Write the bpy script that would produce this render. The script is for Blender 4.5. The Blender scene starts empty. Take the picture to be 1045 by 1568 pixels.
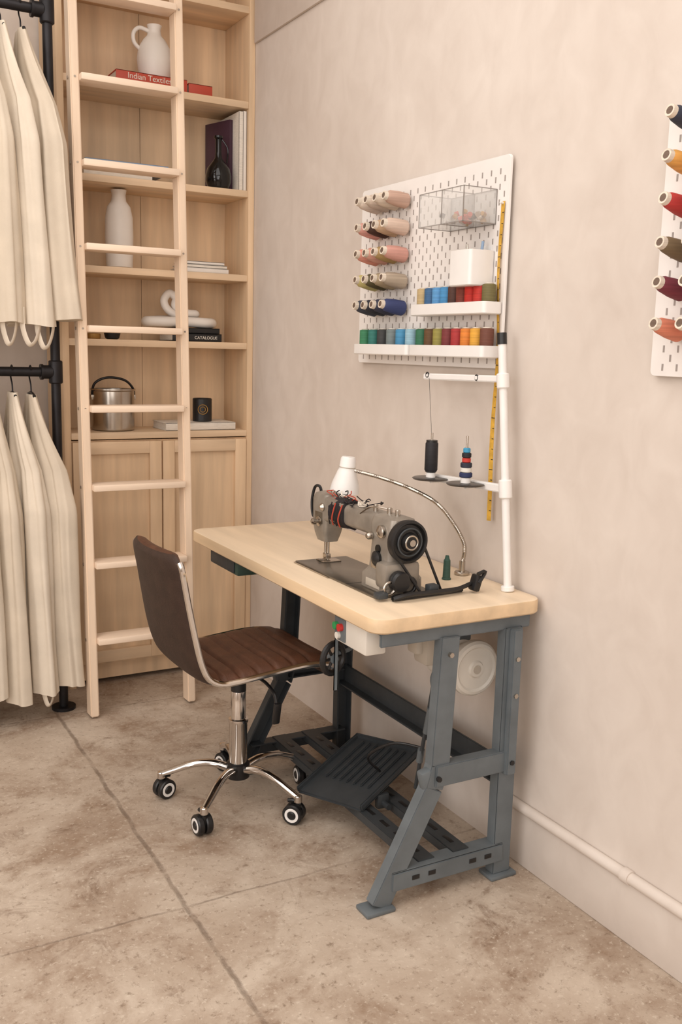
import bpy, bmesh, math, random
import numpy as np
from mathutils import Vector, Matrix, noise, Euler
random.seed(4)
V=Vector
sc=bpy.context.scene
sc.view_settings.view_transform='Standard'
sc.view_settings.look='None'
def s2l(c):
    o=[]
    for v in c[:3]:
        v/=255.0
        o.append(v/12.92 if v<=.04045 else ((v+.055)/1.055)**2.4)
    return tuple(o)+(1,)
# ---------------------------------------------------------------- materials
def nt(name):
    m=bpy.data.materials.new(name); m.use_nodes=True
    n=m.node_tree; b=n.nodes['Principled BSDF']
    return m,n,b
def mat(name,col,rough=.5,metal=0,var=.06,scale=12,bump=0,bscale=60,stretch=(1,1,1),coat=0,spec=.5,trans=0,alpha=1):
    m,n,b=nt(name)
    b.inputs['Roughness'].default_value=rough
    b.inputs['Metallic'].default_value=metal
    b.inputs['Specular IOR Level'].default_value=spec
    if coat: b.inputs['Coat Weight'].default_value=coat
    if trans: b.inputs['Transmission Weight'].default_value=trans
    b.inputs['Alpha'].default_value=alpha
    tc=n.nodes.new('ShaderNodeTexCoord'); mp=n.nodes.new('ShaderNodeMapping')
    mp.inputs['Scale'].default_value=stretch
    n.links.new(tc.outputs['Object'],mp.inputs['Vector'])
    no=n.nodes.new('ShaderNodeTexNoise'); no.inputs['Scale'].default_value=scale; no.inputs['Detail'].default_value=5
    n.links.new(mp.outputs[0],no.inputs['Vector'])
    r=n.nodes.new('ShaderNodeValToRGB')
    c=s2l(col)
    r.color_ramp.elements[0].position=.3; r.color_ramp.elements[1].position=.7
    r.color_ramp.elements[0].color=tuple(max(0,x*(1-var*1.6)) for x in c[:3])+(1,)
    r.color_ramp.elements[1].color=tuple(min(1,x*(1+var)) for x in c[:3])+(1,)
    n.links.new(no.outputs['Fac'],r.inputs['Fac']); n.links.new(r.outputs[0],b.inputs['Base Color'])
    if bump:
        n2=n.nodes.new('ShaderNodeTexNoise'); n2.inputs['Scale'].default_value=bscale; n2.inputs['Detail'].default_value=4
        n.links.new(mp.outputs[0],n2.inputs['Vector'])
        bp=n.nodes.new('ShaderNodeBump'); bp.inputs['Strength'].default_value=bump; bp.inputs['Distance'].default_value=.01
        n.links.new(n2.outputs['Fac'],bp.inputs['Height']); n.links.new(bp.outputs[0],b.inputs['Normal'])
    return m
def plaster(name,c1,c2):
    m,n,b=nt(name); L=n.links
    b.inputs['Roughness'].default_value=.7; b.inputs['Specular IOR Level'].default_value=.3
    tc=n.nodes.new('ShaderNodeTexCoord')
    mp=n.nodes.new('ShaderNodeMapping'); mp.inputs['Scale'].default_value=(1,1.0,.7); mp.inputs['Rotation'].default_value=(.6,0,0)
    L.new(tc.outputs['Object'],mp.inputs['Vector'])
    a=n.nodes.new('ShaderNodeTexNoise'); a.inputs['Scale'].default_value=1.3; a.inputs['Detail'].default_value=8; a.inputs['Roughness'].default_value=.55; a.inputs['Distortion'].default_value=.2
    f=n.nodes.new('ShaderNodeTexNoise'); f.inputs['Scale'].default_value=10; f.inputs['Detail'].default_value=6; f.inputs['Distortion'].default_value=.8
    L.new(mp.outputs[0],a.inputs['Vector']);L.new(mp.outputs[0],f.inputs['Vector'])
    mx=n.nodes.new('ShaderNodeMath');mx.operation='MULTIPLY_ADD';mx.inputs[1].default_value=.35
    L.new(f.outputs['Fac'],mx.inputs[0])
    m2=n.nodes.new('ShaderNodeMath');m2.operation='MULTIPLY';m2.inputs[1].default_value=.65
    L.new(a.outputs['Fac'],m2.inputs[0]);L.new(m2.outputs[0],mx.inputs[2])
    r=n.nodes.new('ShaderNodeValToRGB');r.color_ramp.elements[0].position=.34;r.color_ramp.elements[1].position=.66
    r.color_ramp.elements[0].color=s2l(c1);r.color_ramp.elements[1].color=s2l(c2)
    L.new(mx.outputs[0],r.inputs['Fac']);L.new(r.outputs[0],b.inputs['Base Color'])
    bp=n.nodes.new('ShaderNodeBump');bp.inputs['Strength'].default_value=.13;bp.inputs['Distance'].default_value=.01
    L.new(mx.outputs[0],bp.inputs['Height']);L.new(bp.outputs[0],b.inputs['Normal'])
    return m
def wood(name,col,axis=2,var=.12,rough=.5):
    st=[9,9,9]; st[axis]=.7
    return mat(name,col,rough,0,var,2.2,.08,6,tuple(st))
def floor_mat():
    m,n,b=nt('concrete_floor'); L=n.links
    tc=n.nodes.new('ShaderNodeTexCoord'); P=tc.outputs['Object']
    def noi(s,d=5,ro=.5,dist=0,out='Fac'):
        x=n.nodes.new('ShaderNodeTexNoise');x.inputs['Scale'].default_value=s;x.inputs['Detail'].default_value=d;x.inputs['Roughness'].default_value=ro;x.inputs['Distortion'].default_value=dist
        L.new(P,x.inputs['Vector']);return x.outputs[out]
    def ramp(src,*st):
        r=n.nodes.new('ShaderNodeValToRGB');e=r.color_ramp.elements
        while len(e)<len(st): e.new(.5)
        for i,(p,c) in enumerate(st): e[i].position=p;e[i].color=c
        L.new(src,r.inputs['Fac']);return r.outputs[0]
    def mix(f,a,c,mode='MIX'):
        x=n.nodes.new('ShaderNodeMixRGB');x.blend_type=mode
        for i,v in enumerate((f,a,c)):
            if isinstance(v,(int,float)): x.inputs[i].default_value=v
            elif isinstance(v,tuple): x.inputs[i].default_value=v
            else: L.new(v,x.inputs[i])
        return x.outputs[0]
    def math_(op,a,c=None):
        x=n.nodes.new('ShaderNodeMath');x.operation=op
        for i,v in enumerate((a,c)):
            if v is None: continue
            if isinstance(v,(int,float)): x.inputs[i].default_value=v
            else: L.new(v,x.inputs[i])
        return x.outputs[0]
    W=(1,1,1,1);K=(0,0,0,1)
    g=lambda v:(v,v,v,1)
    base=ramp(noi(3.5,8,.65,.5),(.35,s2l((172,153,135))),(.65,s2l((203,188,171))))
    st=ramp(noi(2.5,11,.72,.4),(.47,K),(.60,W))
    st2=ramp(noi(16,9,.75,.3),(.36,g(.3)),(.60,W))
    c=mix(mix(1,mix(1,st,st2,'MULTIPLY'),g(.68),'MULTIPLY'),base,s2l((128,99,75)))
    st3=ramp(noi(5.5,10,.78,1.0),(.55,K),(.65,W))
    c=mix(mix(1,mix(1,st3,st2,'MULTIPLY'),g(.66),'MULTIPLY'),c,s2l((106,78,56)))
    sp=ramp(noi(75,3,.65),(.58,K),(.66,W))
    c=mix(mix(1,sp,g(.5),'MULTIPLY'),c,s2l((214,201,184)))
    dk=ramp(noi(48,5,.75),(.33,W),(.44,K))
    c=mix(mix(1,dk,g(.6),'MULTIPLY'),c,s2l((112,90,70)))
    sep=n.nodes.new('ShaderNodeSeparateXYZ');L.new(P,sep.inputs[0])
    wob=math_('MULTIPLY',math_('SUBTRACT',noi(6,6,.7),.5),.03)
    def line(out,off,per): return math_('PINGPONG',math_('ADD',math_('ADD',out,off),wob),per/2)
    fx=line(sep.outputs[0],.905,1.42); fy=line(sep.outputs[1],-2.13,1.42)
    lx=ramp(math_('MULTIPLY',fx,60),(.18,W),(.55,K))
    ly=ramp(math_('MULTIPLY',fy,60),(.08,g(.8)),(.32,K))
    brk=ramp(noi(8,7,.7),(.34,g(.15)),(.56,W))
    ln=mix(1,mix(1,lx,mix(1,ly,ramp(noi(1.6,3),(.4,g(.3)),(.55,W)),'MULTIPLY'),'LIGHTEN'),brk,'MULTIPLY')
    c=mix(mix(1,ln,g(.62),'MULTIPLY'),c,s2l((100,82,68)))
    L.new(c,b.inputs['Base Color'])
    b.inputs['Specular IOR Level'].default_value=.35
    L.new(ramp(noi(6,6),(.3,g(.42)),(.7,g(.7))),b.inputs['Roughness'])
    h=math_('SUBTRACT',math_('MULTIPLY',noi(70,5,.6),.3),ln)
    bp=n.nodes.new('ShaderNodeBump');bp.inputs['Strength'].default_value=.35;bp.inputs['Distance'].default_value=.006
    L.new(h,bp.inputs['Height']);L.new(bp.outputs[0],b.inputs['Normal'])
    return m
M={}
M['wall']=plaster('plaster_wall',(205,192,181),(224,213,203))
M['ceil']=plaster('ceiling_paint',(230,226,222),(238,235,231))
M['floor']=floor_mat()
M['birch']=wood('birch_plywood',(229,198,162),2)
M['birchx']=wood('birch_plywood_edge',(232,203,169),0)
M['ladder']=wood('ladder_wood',(235,210,184),2,.07)
M['ladderx']=wood('ladder_rung_wood',(240,216,192),0,.07)
M['tabletop']=wood('tabletop_maple',(233,211,182),1,.07,.4)
M['tabedge']=wood('tabletop_edge',(224,195,158),1,.1,.45)
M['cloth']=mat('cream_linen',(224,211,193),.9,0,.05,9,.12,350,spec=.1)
M['cloth2']=mat('cream_linen_darker',(215,201,182),.9,0,.05,9,.12,350,spec=.1)  # slightly darker linen tone, alternated between trouser legs
M['blackiron']=mat('black_iron',(42,40,42),.45,.6,.2)
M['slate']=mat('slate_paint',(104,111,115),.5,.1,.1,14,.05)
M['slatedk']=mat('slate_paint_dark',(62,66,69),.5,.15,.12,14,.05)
M['chrome']=mat('chrome',(215,210,205),.12,1,.03)
M['steel']=mat('brushed_steel',(190,182,172),.25,1,.06)
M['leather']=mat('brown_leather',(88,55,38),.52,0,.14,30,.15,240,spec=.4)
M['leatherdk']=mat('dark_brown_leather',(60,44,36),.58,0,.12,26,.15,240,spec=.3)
M['black']=mat('black_plastic',(26,25,26),.4)
M['white']=mat('white_plastic',(238,234,230),.4,0,.02)
M['peg']=mat('pegboard_white',(236,230,225),.5,0,.02)
M['slot']=mat('pegboard_slot_shadow',(160,150,144),.8)
M['vase']=mat('white_ceramic',(234,226,217),.45,0,.03)
M['greige']=mat('machine_enamel',(146,137,126),.36,.25,.15,20)
M['plate']=mat('steel_plate',(128,122,112),.28,.85,.15,10)
M['blkglass']=mat('black_glass',(14,14,16),.08,0,.1)
M['cream']=mat('motor_cream',(222,215,204),.45,0,.04)
M['creamdk']=mat('motor_cream_dark',(190,180,166),.5,0,.04)  # darker cream for motor housings and small fittings
M['yellow']=mat('tape_yellow',(214,166,62),.6,0,.15,60)
M['green']=mat('drawer_green',(62,86,76),.5)
M['disc']=mat('smoked_disc',(60,56,54),.3)
M['page']=mat('book_pages',(230,221,208),.8,0,.08,40,stretch=(1,1,12))
M['red']=mat('book_red',(186,72,52),.5)
M['purple']=mat('book_purple',(70,44,60),.45)
M['gold']=mat('gold_ink',(170,130,70),.4,.5)
M['redbtn']=mat('red_button',(190,50,45),.4)
M['grnbtn']=mat('green_button',(50,140,80),.4)
M['bluebook']=mat('book_blue',(150,175,205),.5)
M['acryl']=mat('clear_acrylic',(235,232,228),.05,0,.01,alpha=.22)
M['acredge']=mat('acrylic_edge',(150,142,136),.1,alpha=.75)
M['darkcloth']=mat('dark_cloth_wrap',(36,30,32),.8,0,.2,30,.2)
_tc={}
def thread(rgb):
    if rgb not in _tc:
        _tc[rgb]=mat('thread_%d_%d_%d'%rgb,rgb,.65,0,.12,6,.25,30,(1,1,40))
    return _tc[rgb]
# ---------------------------------------------------------------- geometry
class G:
    def __init__(s): s.v=[];s.f=[];s.mi=[];s.mats=[]
    def m(s,mt):
        if isinstance(mt,str): mt=M[mt]
        if mt not in s.mats: s.mats.append(mt)
        return s.mats.index(mt)
    def add(s,vs,fs,mt):
        k=len(s.v);i=s.m(mt)
        s.v+= [tuple(x) for x in vs]; s.f+=[tuple(a+k for a in f) for f in fs]; s.mi+=[i]*len(fs)
    def bm(s,b,mt,mx=None):
        b.verts.index_update()
        s.add([(mx@v.co if mx else v.co.copy()) for v in b.verts],[[v.index for v in f.verts] for f in b.faces],mt); b.free()
    def box(s,c,d,mt,rot=(0,0,0),bev=0,seg=2):
        b=bmesh.new(); bmesh.ops.create_cube(b,size=1)
        for v in b.verts: v.co=V((v.co.x*d[0],v.co.y*d[1],v.co.z*d[2]))
        if bev: bmesh.ops.bevel(b,geom=b.edges[:],offset=min(bev,min(d)*.49),segments=seg,affect='EDGES',profile=.5)
        s.bm(b,mt,Matrix.Translation(c)@Euler(rot).to_matrix().to_4x4())
    def bb(s,x0,x1,y0,y1,z0,z1,mt,bev=0,seg=2):
        s.box(((x0+x1)/2,(y0+y1)/2,(z0+z1)/2),(abs(x1-x0),abs(y1-y0),abs(z1-z0)),mt,bev=bev,seg=seg)
    def beam(s,p0,p1,w,t,mt,up=(0,1,0),bev=.003):
        p0,p1=V(p0),V(p1);z=(p1-p0);L=z.length;z.normalize();y=V(up);x=y.cross(z).normalized();y=z.cross(x)
        b=bmesh.new(); bmesh.ops.create_cube(b,size=1)
        for v in b.verts: v.co=V((v.co.x*w,v.co.y*t,v.co.z*L))
        if bev: bmesh.ops.bevel(b,geom=b.edges[:],offset=bev,segments=2,affect='EDGES')
        mx=Matrix((x,y,z)).transposed().to_4x4(); mx.translation=(p0+p1)/2
        s.bm(b,mt,mx)
    def loft(s,rings,mt,cap=True,closed=False):
        n=len(rings[0]);vs=[p for r in rings for p in r];fs=[]
        R=len(rings)
        for i in range(R if closed else R-1):
            j=(i+1)%R
            for k in range(n):
                l=(k+1)%n; fs.append((i*n+k,i*n+l,j*n+l,j*n+k))
        if cap and not closed:
            fs.append(tuple(range(n))[::-1]); fs.append(tuple((R-1)*n+k for k in range(n)))
        s.add(vs,fs,mt)
    def lathe(s,prof,o,ax,mt,n=28,cap=True):
        o=V(o);z=V(ax).normalized();x=z.orthogonal().normalized();y=z.cross(x)
        rings=[[o+z*h+(x*math.cos(2*math.pi*k/n)+y*math.sin(2*math.pi*k/n))*max(r,1e-4) for k in range(n)] for r,h in prof]
        s.loft(rings,mt,cap)
    def cyl(s,p0,p1,r0,mt,r1=None,n=20,bev=0):
        p0,p1=V(p0),V(p1);L=(p1-p0).length;r1=r0 if r1 is None else r1
        if bev: pr=[(r0-bev,0),(r0,bev),(r1,L-bev),(r1-bev,L)]
        else: pr=[(r0,0),(r1,L)]
        s.lathe(pr,p0,p1-p0,mt,n)
    def tube(s,pts,r,mt,n=10,closed=False,sm=0,flat=1,up=None):
        P=[V(p) for p in pts]
        if sm:
            Q=[];N=len(P)
            rng=range(N if closed else N-1)
            for i in rng:
                g=lambda j:P[j%N] if closed else P[max(0,min(N-1,j))]
                a,b,c,d=g(i-1),g(i),g(i+1),g(i+2)
                for k in range(sm):
                    t=k/sm;Q.append(.5*((2*b)+(c-a)*t+(2*a-5*b+4*c-d)*t*t+(3*b-a-3*c+d)*t**3))
            if not closed:Q.append(P[-1])
            P=Q
        N=len(P);rings=[];x=None
        for i in range(N):
            if closed: t=P[(i+1)%N]-P[i-1]
            else: t=P[min(i+1,N-1)]-P[max(i-1,0)]
            t.normalize()
            if up is not None: x=V(up)-t*t.dot(V(up))
            elif x is None: x=t.orthogonal()
            else: x=x-t*t.dot(x)
            x.normalize();y=t.cross(x)
            rr=r(i/(N-1)) if callable(r) else r
            rings.append([P[i]+(x*math.cos(2*math.pi*k/n)*flat+y*math.sin(2*math.pi*k/n))*rr for k in range(n)])
        s.loft(rings,mt,True,closed)
    def torus(s,c,ax,R,r,mt,n=32,m=10):
        c=V(c);z=V(ax).normalized();x=z.orthogonal().normalized();y=z.cross(x)
        s.tube([c+(x*math.cos(2*math.pi*k/n)+y*math.sin(2*math.pi*k/n))*R for k in range(n)],r,mt,m,True)
    def obj(s,name,parent=None,origin=(0,0,0),ang=35):
        o=V(origin)
        me=bpy.data.meshes.new(name);me.from_pydata([tuple(V(v)-o) for v in s.v],[],s.f)
        for mt in s.mats: me.materials.append(mt)
        me.polygons.foreach_set('material_index',s.mi)
        me.update()
        b=bmesh.new();b.from_mesh(me);bmesh.ops.recalc_face_normals(b,faces=b.faces);b.to_mesh(me);b.free()
        me.shade_smooth() if hasattr(me,'shade_smooth') else None
        try: me.set_sharp_from_angle(angle=math.radians(ang))
        except Exception: pass
        ob=bpy.data.objects.new(name,me);sc.collection.objects.link(ob)
        if parent: ob.parent=parent
        else: ob.location=o
        return ob
def empty(name,loc=(0,0,0),rz=0):
    e=bpy.data.objects.new(name,None);sc.collection.objects.link(e);e.location=loc;e.rotation_euler=(0,0,rz);e.empty_display_size=.1;return e
def text(body,size,mt,loc,rot,parent,org=(0,0,0),name='lettering'):
    cu=bpy.data.curves.new(name,'FONT');cu.body=body;cu.size=size;cu.extrude=.0004;cu.materials.append(M[mt])
    o=bpy.data.objects.new(name,cu);sc.collection.objects.link(o);o.parent=parent;o.location=V(loc)-V(org);o.rotation_euler=rot
    return o
def rrect(cx,cy,hx,hy,r,n=5):
    pts=[]
    for (sx,sy,a0) in ((1,1,0),(-1,1,90),(-1,-1,180),(1,-1,270)):
        for k in range(n+1):
            a=math.radians(a0+90*k/n)
            pts.append((cx+sx*(hx-r)+r*math.cos(a),cy+sy*(hy-r)+r*math.sin(a)))
    return pts
# ---------------------------------------------------------------- room
def room():
    def one(name,*a,mt='wall'):
        g=G();g.bb(*a,mt);return g.obj(name)
    one('floor',-4.6,.12,-2.6,4.25,-.1,0,mt='floor')
    one('wall_right',0,.12,-2.6,4.25,0,3.25)
    one('wall_back',-4.6,0,4.10,4.25,0,3.25)
    one('wall_left',-4.72,-4.6,-2.6,4.25,0,3.25)
    one('wall_front',-4.6,0,-2.72,-2.6,0,3.25)
    one('ceiling',-4.72,.12,-2.72,4.25,3.25,3.35,mt='ceil')
    g=G();g.bb(-.012,0,-2.6,3.80,2.61,3.25,'wall',bev=.003);g.obj('trim_1')
    g=G()
    g.bb(-.014,0,-2.6,2.0,0,.155,'wall',bev=.004)
    g.tube([(-.012,-2.6,.168),(-.012,2.0,.168)],.015,'wall',12)
    for y in (1.52,.4): g.cyl((-.012,y-.012,.168),(-.012,y+.012,.168),.018,'wall')
    g.obj('baseboard_right')
room()
# ---------------------------------------------------------------- bookcase
def bookcase():
    e=empty('bookcase',(-.4,3.95,0));O=(-.4,3.95,0)
    x0,x1,yf,yb=-.80,-.001,3.81,4.07;T=.026
    g=G()
    g.bb(x0,x0+T,yf,yb,0,3.0,'birch',bev=.002);g.bb(x1-T,x1,yf,yb,0,3.0,'birch',bev=.002)
    g.obj('side_panels',e,O)
    g=G();g.bb(x0,-.405,yb,yb+.015,0,3.0,'birch');g.bb(-.403,x1,yb,yb+.015,0,3.0,'birch');g.obj('back_panel',e,O)
    g=G()
    for z in (1.42,1.70,2.04,2.388,2.75,2.98):
        g.bb(x0+T,x1-T,yf+.004,yb,z-.027,z,'birchx',bev=.002)
    g.bb(x0+T,x1-T,yf-.004,yb,1.025,1.052,'birchx',bev=.003)
    g.obj('shelves',e,O)
    g=G()
    g.bb(x0+T,x1-T,yf+.03,yb,.02,.09,'birch')
    g.bb(x0+T,x1-T,yf+.01,yf+.03,.09,1.02,'birch')
    for a,b in ((x0+.03,-.408),(-.402,x1-.03)):
        z0,z1=.10,1.015;w=.05;y0,y1=yf-.008,yf+.012
        g.bb(a,a+w,y0,y1,z0,z1,'birch',bev=.002);g.bb(b-w,b,y0,y1,z0,z1,'birch',bev=.002)
        g.bb(a+w,b-w,y0,y1,z0,z0+w,'birchx',bev=.002);g.bb(a+w,b-w,y0,y1,z1-w,z1,'birchx',bev=.002)
    g.obj('cabinet_doors',e,O)
bookcase()
# ---------------------------------------------------------------- ladder
def ladder():
    e=empty('wooden_ladder',(-.6,3.47,0));O=(-.6,3.47,0)
    zt=2.95;yb_,yt=3.49,3.635
    yy=lambda z:yb_+(yt-yb_)*z/zt
    g=G()
    for x in (-.79,-.405):
        g.beam((x,yy(0)-.003,.006),(x,yy(zt),zt),.032,.062,'ladder',up=(0,1,0),bev=.004)
    g.obj('rails',e,O)
    g=G()
    for k in range(10):
        z=.30+.2885*k;y=yy(z)-.012
        g.box((-.5975,y,z),(.353,.092,.024),'ladderx',bev=.004)
    g.obj('rungs',e,O)
    g=G()
    for k in range(10):
        z=.30+.2885*k
        for x in (-.807,-.388): g.cyl((x,yy(z),z),(x+(.002 if x>-.5 else -.002),yy(z),z),.006,'steel')
        for x in (-.79,-.405): g.cyl((x,yy(z)-.031,z),(x,yy(z)-.033,z),.004,'steel',n=12)
    g.obj('bolts',e,O)
ladder()
# ---------------------------------------------------------------- clothes rack
RY=3.62
def rack():
    O=(-1.4,RY,0);e=empty('clothes_rack',O)
    g=G();xv=-.870;Y=RY
    g.cyl((xv,Y,.0),(xv,Y,2.72),.0172,'blackiron')
    g.cyl((xv,Y,0),(xv,Y,.012),.045,'blackiron')
    for z in (2.53,1.295):
        g.cyl((-2.1,Y,z),(xv,Y,z),.0172,'blackiron')
        g.cyl((xv,Y,z-.042),(xv,Y,z+.042),.025,'blackiron',bev=.004)
        g.cyl((xv-.053,Y,z),(xv-.01,Y,z),.025,'blackiron',bev=.004)
        g.cyl((xv-.055,Y,z),(xv-.046,Y,z),.029,'blackiron');
    g.cyl((-2.1,Y,0),(-2.1,Y,2.72),.0172,'blackiron');g.cyl((-2.1,Y,0),(-2.1,Y,.012),.05,'blackiron')
    g.obj('pipe_frame',e,O)
rack()
def garments(name,zr,zbot,xs,seed,loops,flare):
    O=(-1.4,RY,0);e=empty(name,O)
    g=G();h=G()
    rnd=random.Random(seed)
    for i,x in enumerate(xs):
        ph=rnd.uniform(0,6.28);n=120;zt=zr-.07-rnd.uniform(0,.012)
        last=(len(xs)-1-i)
        th0=.16+.52*(.62**last);fl=flare*(.5**last)
        nz=48
        for leg in (0,1):
            rings=[];zb=zbot+rnd.uniform(-.02,.03)
            for j in range(nz+1):
                t=j/nz;z=zt+(zb-zt)*t
                e1=min(1,t*2.6);e2=min(1,t*4)
                hx=.013+.029*e1+.008*t; hy=.036+.052*e1**.7+.015*t
                th=th0*e2
                off=(-1 if leg==0 else 1)*(.020+.052*e1)
                ring=[]
                for k in range(n):
                    a=2*math.pi*k/n;ca,sa=math.cos(a),math.sin(a)
                    w=1+(.16*math.sin(3*a+ph+leg+.7*t)+.13*math.sin(7*a+2*ph-.8*t)+.06*math.sin(13*a+ph+1.2*t))*e2
                    nv=noise.noise(V((ca*1.5+x*9,sa*1.5+leg*5,z*1.4+seed)))*e2
                    n2=noise.noise(V((ca*3+x*5,sa*3+leg*3,z*3+seed*2)))*e2
                    u=hx*ca*w*(1+.3*nv)+.010*nv+.004*n2
                    d=off+hy*sa*(1+.12*(w-1))+.010*nv
                    px=x+u*math.cos(th)+d*math.sin(th)*(1 if d>0 else .35)+.004*math.sin(4*z+ph)*e1+fl*t*t*(.6+2.5*max(0,d))
                    py=RY+u*math.sin(th)-d*math.cos(th)
                    hem=.005*math.sin(2*a+ph)*max(0,(t-.93)/.07)
                    ring.append((px,py,z+hem))
                rings.append(ring)
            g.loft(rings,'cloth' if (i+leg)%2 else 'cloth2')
        h.tube([(x,RY-.005,zr-.08),(x,RY,zr-.045),(x,RY+.022,zr-.02),(x,RY+.024,zr+.005),(x,RY,zr+.0225),(x,RY-.022,zr+.008)],.0028,'blackiron',8,sm=5)
        h.tube([(x,RY-.06,zr-.085),(x,RY,zr-.075),(x,RY+.06,zr-.085)],.006,'black',8,sm=4)
    for (x,y,z,w) in loops:
        g.tube([(x-w,y,z+.09),(x-w*.95,y,z+.02),(x-w*.3,y-.005,z-.035),(x+w*.5,y,z-.025),(x+w*1.1,y,z+.03),(x+w,y,z+.09)],.010,'cloth',8,sm=8,flat=.35)
    g.obj('garment_fabric',e,O,60);h.obj('hangers',e,O)
xs=[-1.50,-1.415,-1.33,-1.25,-1.175,-1.10,-1.025,-.960]
garments('hanging_trousers',2.53,1.455,xs,3,[(-.98,3.49,1.43,.028),(-.93,3.50,1.42,.026),(-1.05,3.50,1.43,.022)],.045)
garments('hanging_trousers',1.295,.115,xs,11,[(-.95,3.50,.105,.02)],.02)
# ---------------------------------------------------------------- table & stand
def table():
    O=(-.27,2.5,0);e=empty('sewing_table',O)
    g=G();z0,z1=.732,.770
    TY,TH=2.508,.634
    rings=[]
    for (ins,z) in ((.004,z0),(0,z0+.004),(0,z1-.005),(.0015,z1-.0015),(.005,z1)):
        rings.append([(x,y,z) for x,y in rrect(-.269,TY,.259-ins,TH-ins,.045-ins,8)])
    g.loft(rings[:4],'tabedge',cap=True)
    g.loft([[(x,y,z1-.0015) for x,y in rrect(-.269,TY,.2575,TH-.0015,.0435,8)],[(x,y,z1) for x,y in rrect(-.269,TY,.254,TH-.005,.04,8)]],'tabletop')
    g.obj('tabletop',e,O)
    g=G()
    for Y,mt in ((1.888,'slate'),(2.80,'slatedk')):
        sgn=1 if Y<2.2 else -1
        XB=-.098
        pts=[(-.480,Y,.012),(-.330,Y,.30),(-.313,Y,.36),(-.298,Y,.70)]
        for a,b in zip(pts[:-1],pts[1:]):
            g.beam(a,b,.054,.007,mt,bev=.002)
            for s_ in (-1,1):
                A,B=V(a),V(b);d=(B-A).normalized();nn=V((0,1,0)).cross(d)
                off=nn*(.0245*s_)+V((0,.014*sgn,0))
                g.beam(A+off,B+off,.006,.034,mt,bev=.0015)
        g.box((-.340,Y+.012*sgn,.325),(.05,.03,.06),mt,(0,-.25,0),bev=.008)
        g.beam((XB,Y,.012),(XB,Y,.70),.055,.007,mt,bev=.002)
        for s_ in (-1,1): g.beam((XB+.025*s_,Y+.014*sgn,.012),(XB+.025*s_,Y+.014*sgn,.70),.006,.034,mt,bev=.0015)
        g.beam((XB,Y-.012*sgn,.30),(XB,Y-.012*sgn,.70),.03,.02,mt,bev=.003)
        for x in (-.485,XB): g.box((x,Y+.012*sgn,.006),(.085,.06,.012),mt,bev=.004)
        g.beam((-.33,Y-.006*sgn,.335),(XB,Y-.006*sgn,.335),.058,.008,mt,up=(0,1,0))
        g.beam((-.33,Y+.01*sgn,.309),(XB,Y+.01*sgn,.309),.005,.03,mt,up=(0,1,0),bev=.001)
        g.beam((-.33,Y+.01*sgn,.361),(XB,Y+.01*sgn,.361),.005,.03,mt,up=(0,1,0),bev=.001)
        g.beam((-.45,Y-.004*sgn,.072),(XB,Y-.004*sgn,.072),.050,.007,mt,up=(0,1,0))
        g.beam((-.45,Y+.018*sgn,.097),(XB,Y+.018*sgn,.097),.005,.045,mt,up=(0,1,0),bev=.001)
        for x in (-.38,-.33,-.2,-.15): g.box((x,Y-.0085*sgn,.074),(.022,.0015,.012),'black',bev=.0005)
        g.beam((-.50,Y+.01,.712),(-.04,Y+.01,.712),.036,.01,mt,up=(0,1,0))
        g.beam((-.50,Y+.03*sgn,.727),(-.04,Y+.03*sgn,.727),.006,.045,mt,up=(0,1,0),bev=.001)
        for (x,z) in ((-.310,.66),(XB,.52),(XB,.62),(XB,.335),(-.33,.335)):
            g.cyl((x,Y-.016*sgn,z),(x,Y-.026*sgn,z),.007,'steel' if z>.4 else 'black',n=6)
    g.obj('end_frames',e,O)
    g=G()
    g.beam((-.085,1.90,.292),(-.085,2.80,.292),.008,.062,'slatedk',up=(0,0,1),bev=.002)
    g.beam((-.10,1.90,.262),(-.10,2.80,.262),.034,.006,'slatedk',up=(0,0,1),bev=.001)
    for x in (-.335,-.225):
        g.beam((x,1.90,.10),(x,2.80,.10),.05,.006,'slatedk',up=(0,0,1),bev=.001)
        g.beam((x-.024,1.90,.088),(x-.024,2.80,.088),.004,.026,'slatedk',up=(0,0,1),bev=.001)
        y=1.96
        while y<2.78:
            g.box((x,y,.1036),(.012,.04,.001),'black',bev=.0004);y+=.075
    g.beam((-.36,2.30,.09),(-.20,2.30,.09),.05,.008,'slatedk',up=(0,0,1))
    g.obj('braces',e,O)
    g=G()
    g.bb(-.50,-.30,2.78,3.02,.675,.732,'green',bev=.008)
    g.bb(-.505,-.50,2.80,3.0,.682,.722,'slatedk',bev=.002)
    g.obj('under_table_drawer',e,O)
    g=G();g.bb(-.505,-.445,1.955,2.115,.655,.728,'cream',bev=.006)
    g.bb(-.509,-.505,2.055,2.11,.662,.722,'slate',bev=.002)
    g.cyl((-.507,2.095,.70),(-.519,2.095,.70),.010,'grnbtn');g.cyl((-.507,2.072,.70),(-.519,2.072,.70),.010,'redbtn')
    g.cyl((-.507,2.085,.676),(-.517,2.085,.676),.009,'cream')
    g.obj('power_switch',e,O)
    g=G();c=(-.495,2.14,.595);
    g.torus(c,(.35,-1,0),.040,.0085,'black',28,8)
    for a in (0,60,120):
        d=V((math.cos(math.radians(a)),.35*math.cos(math.radians(a)),math.sin(math.radians(a))))
        g.tube([V(c)-d*.038,V(c)+d*.038],.004,'black',6)
    g.cyl(V(c)+V((0,-.012,0)),V(c)+V((0,.012,0)),.012,'slate')
    g.beam((-.495,2.122,.655),(-.495,2.122,.51),.013,.006,'slate',up=(0,1,0))
    g.tube([(-.49,2.15,.60),(-.40,2.17,.62),(-.35,2.2,.73)],.006,'slate',8,sm=5)
    g.obj('bobbin_winder_wheel',e,O)
    g=G();c=V((-.145,1.975,.565))
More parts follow.
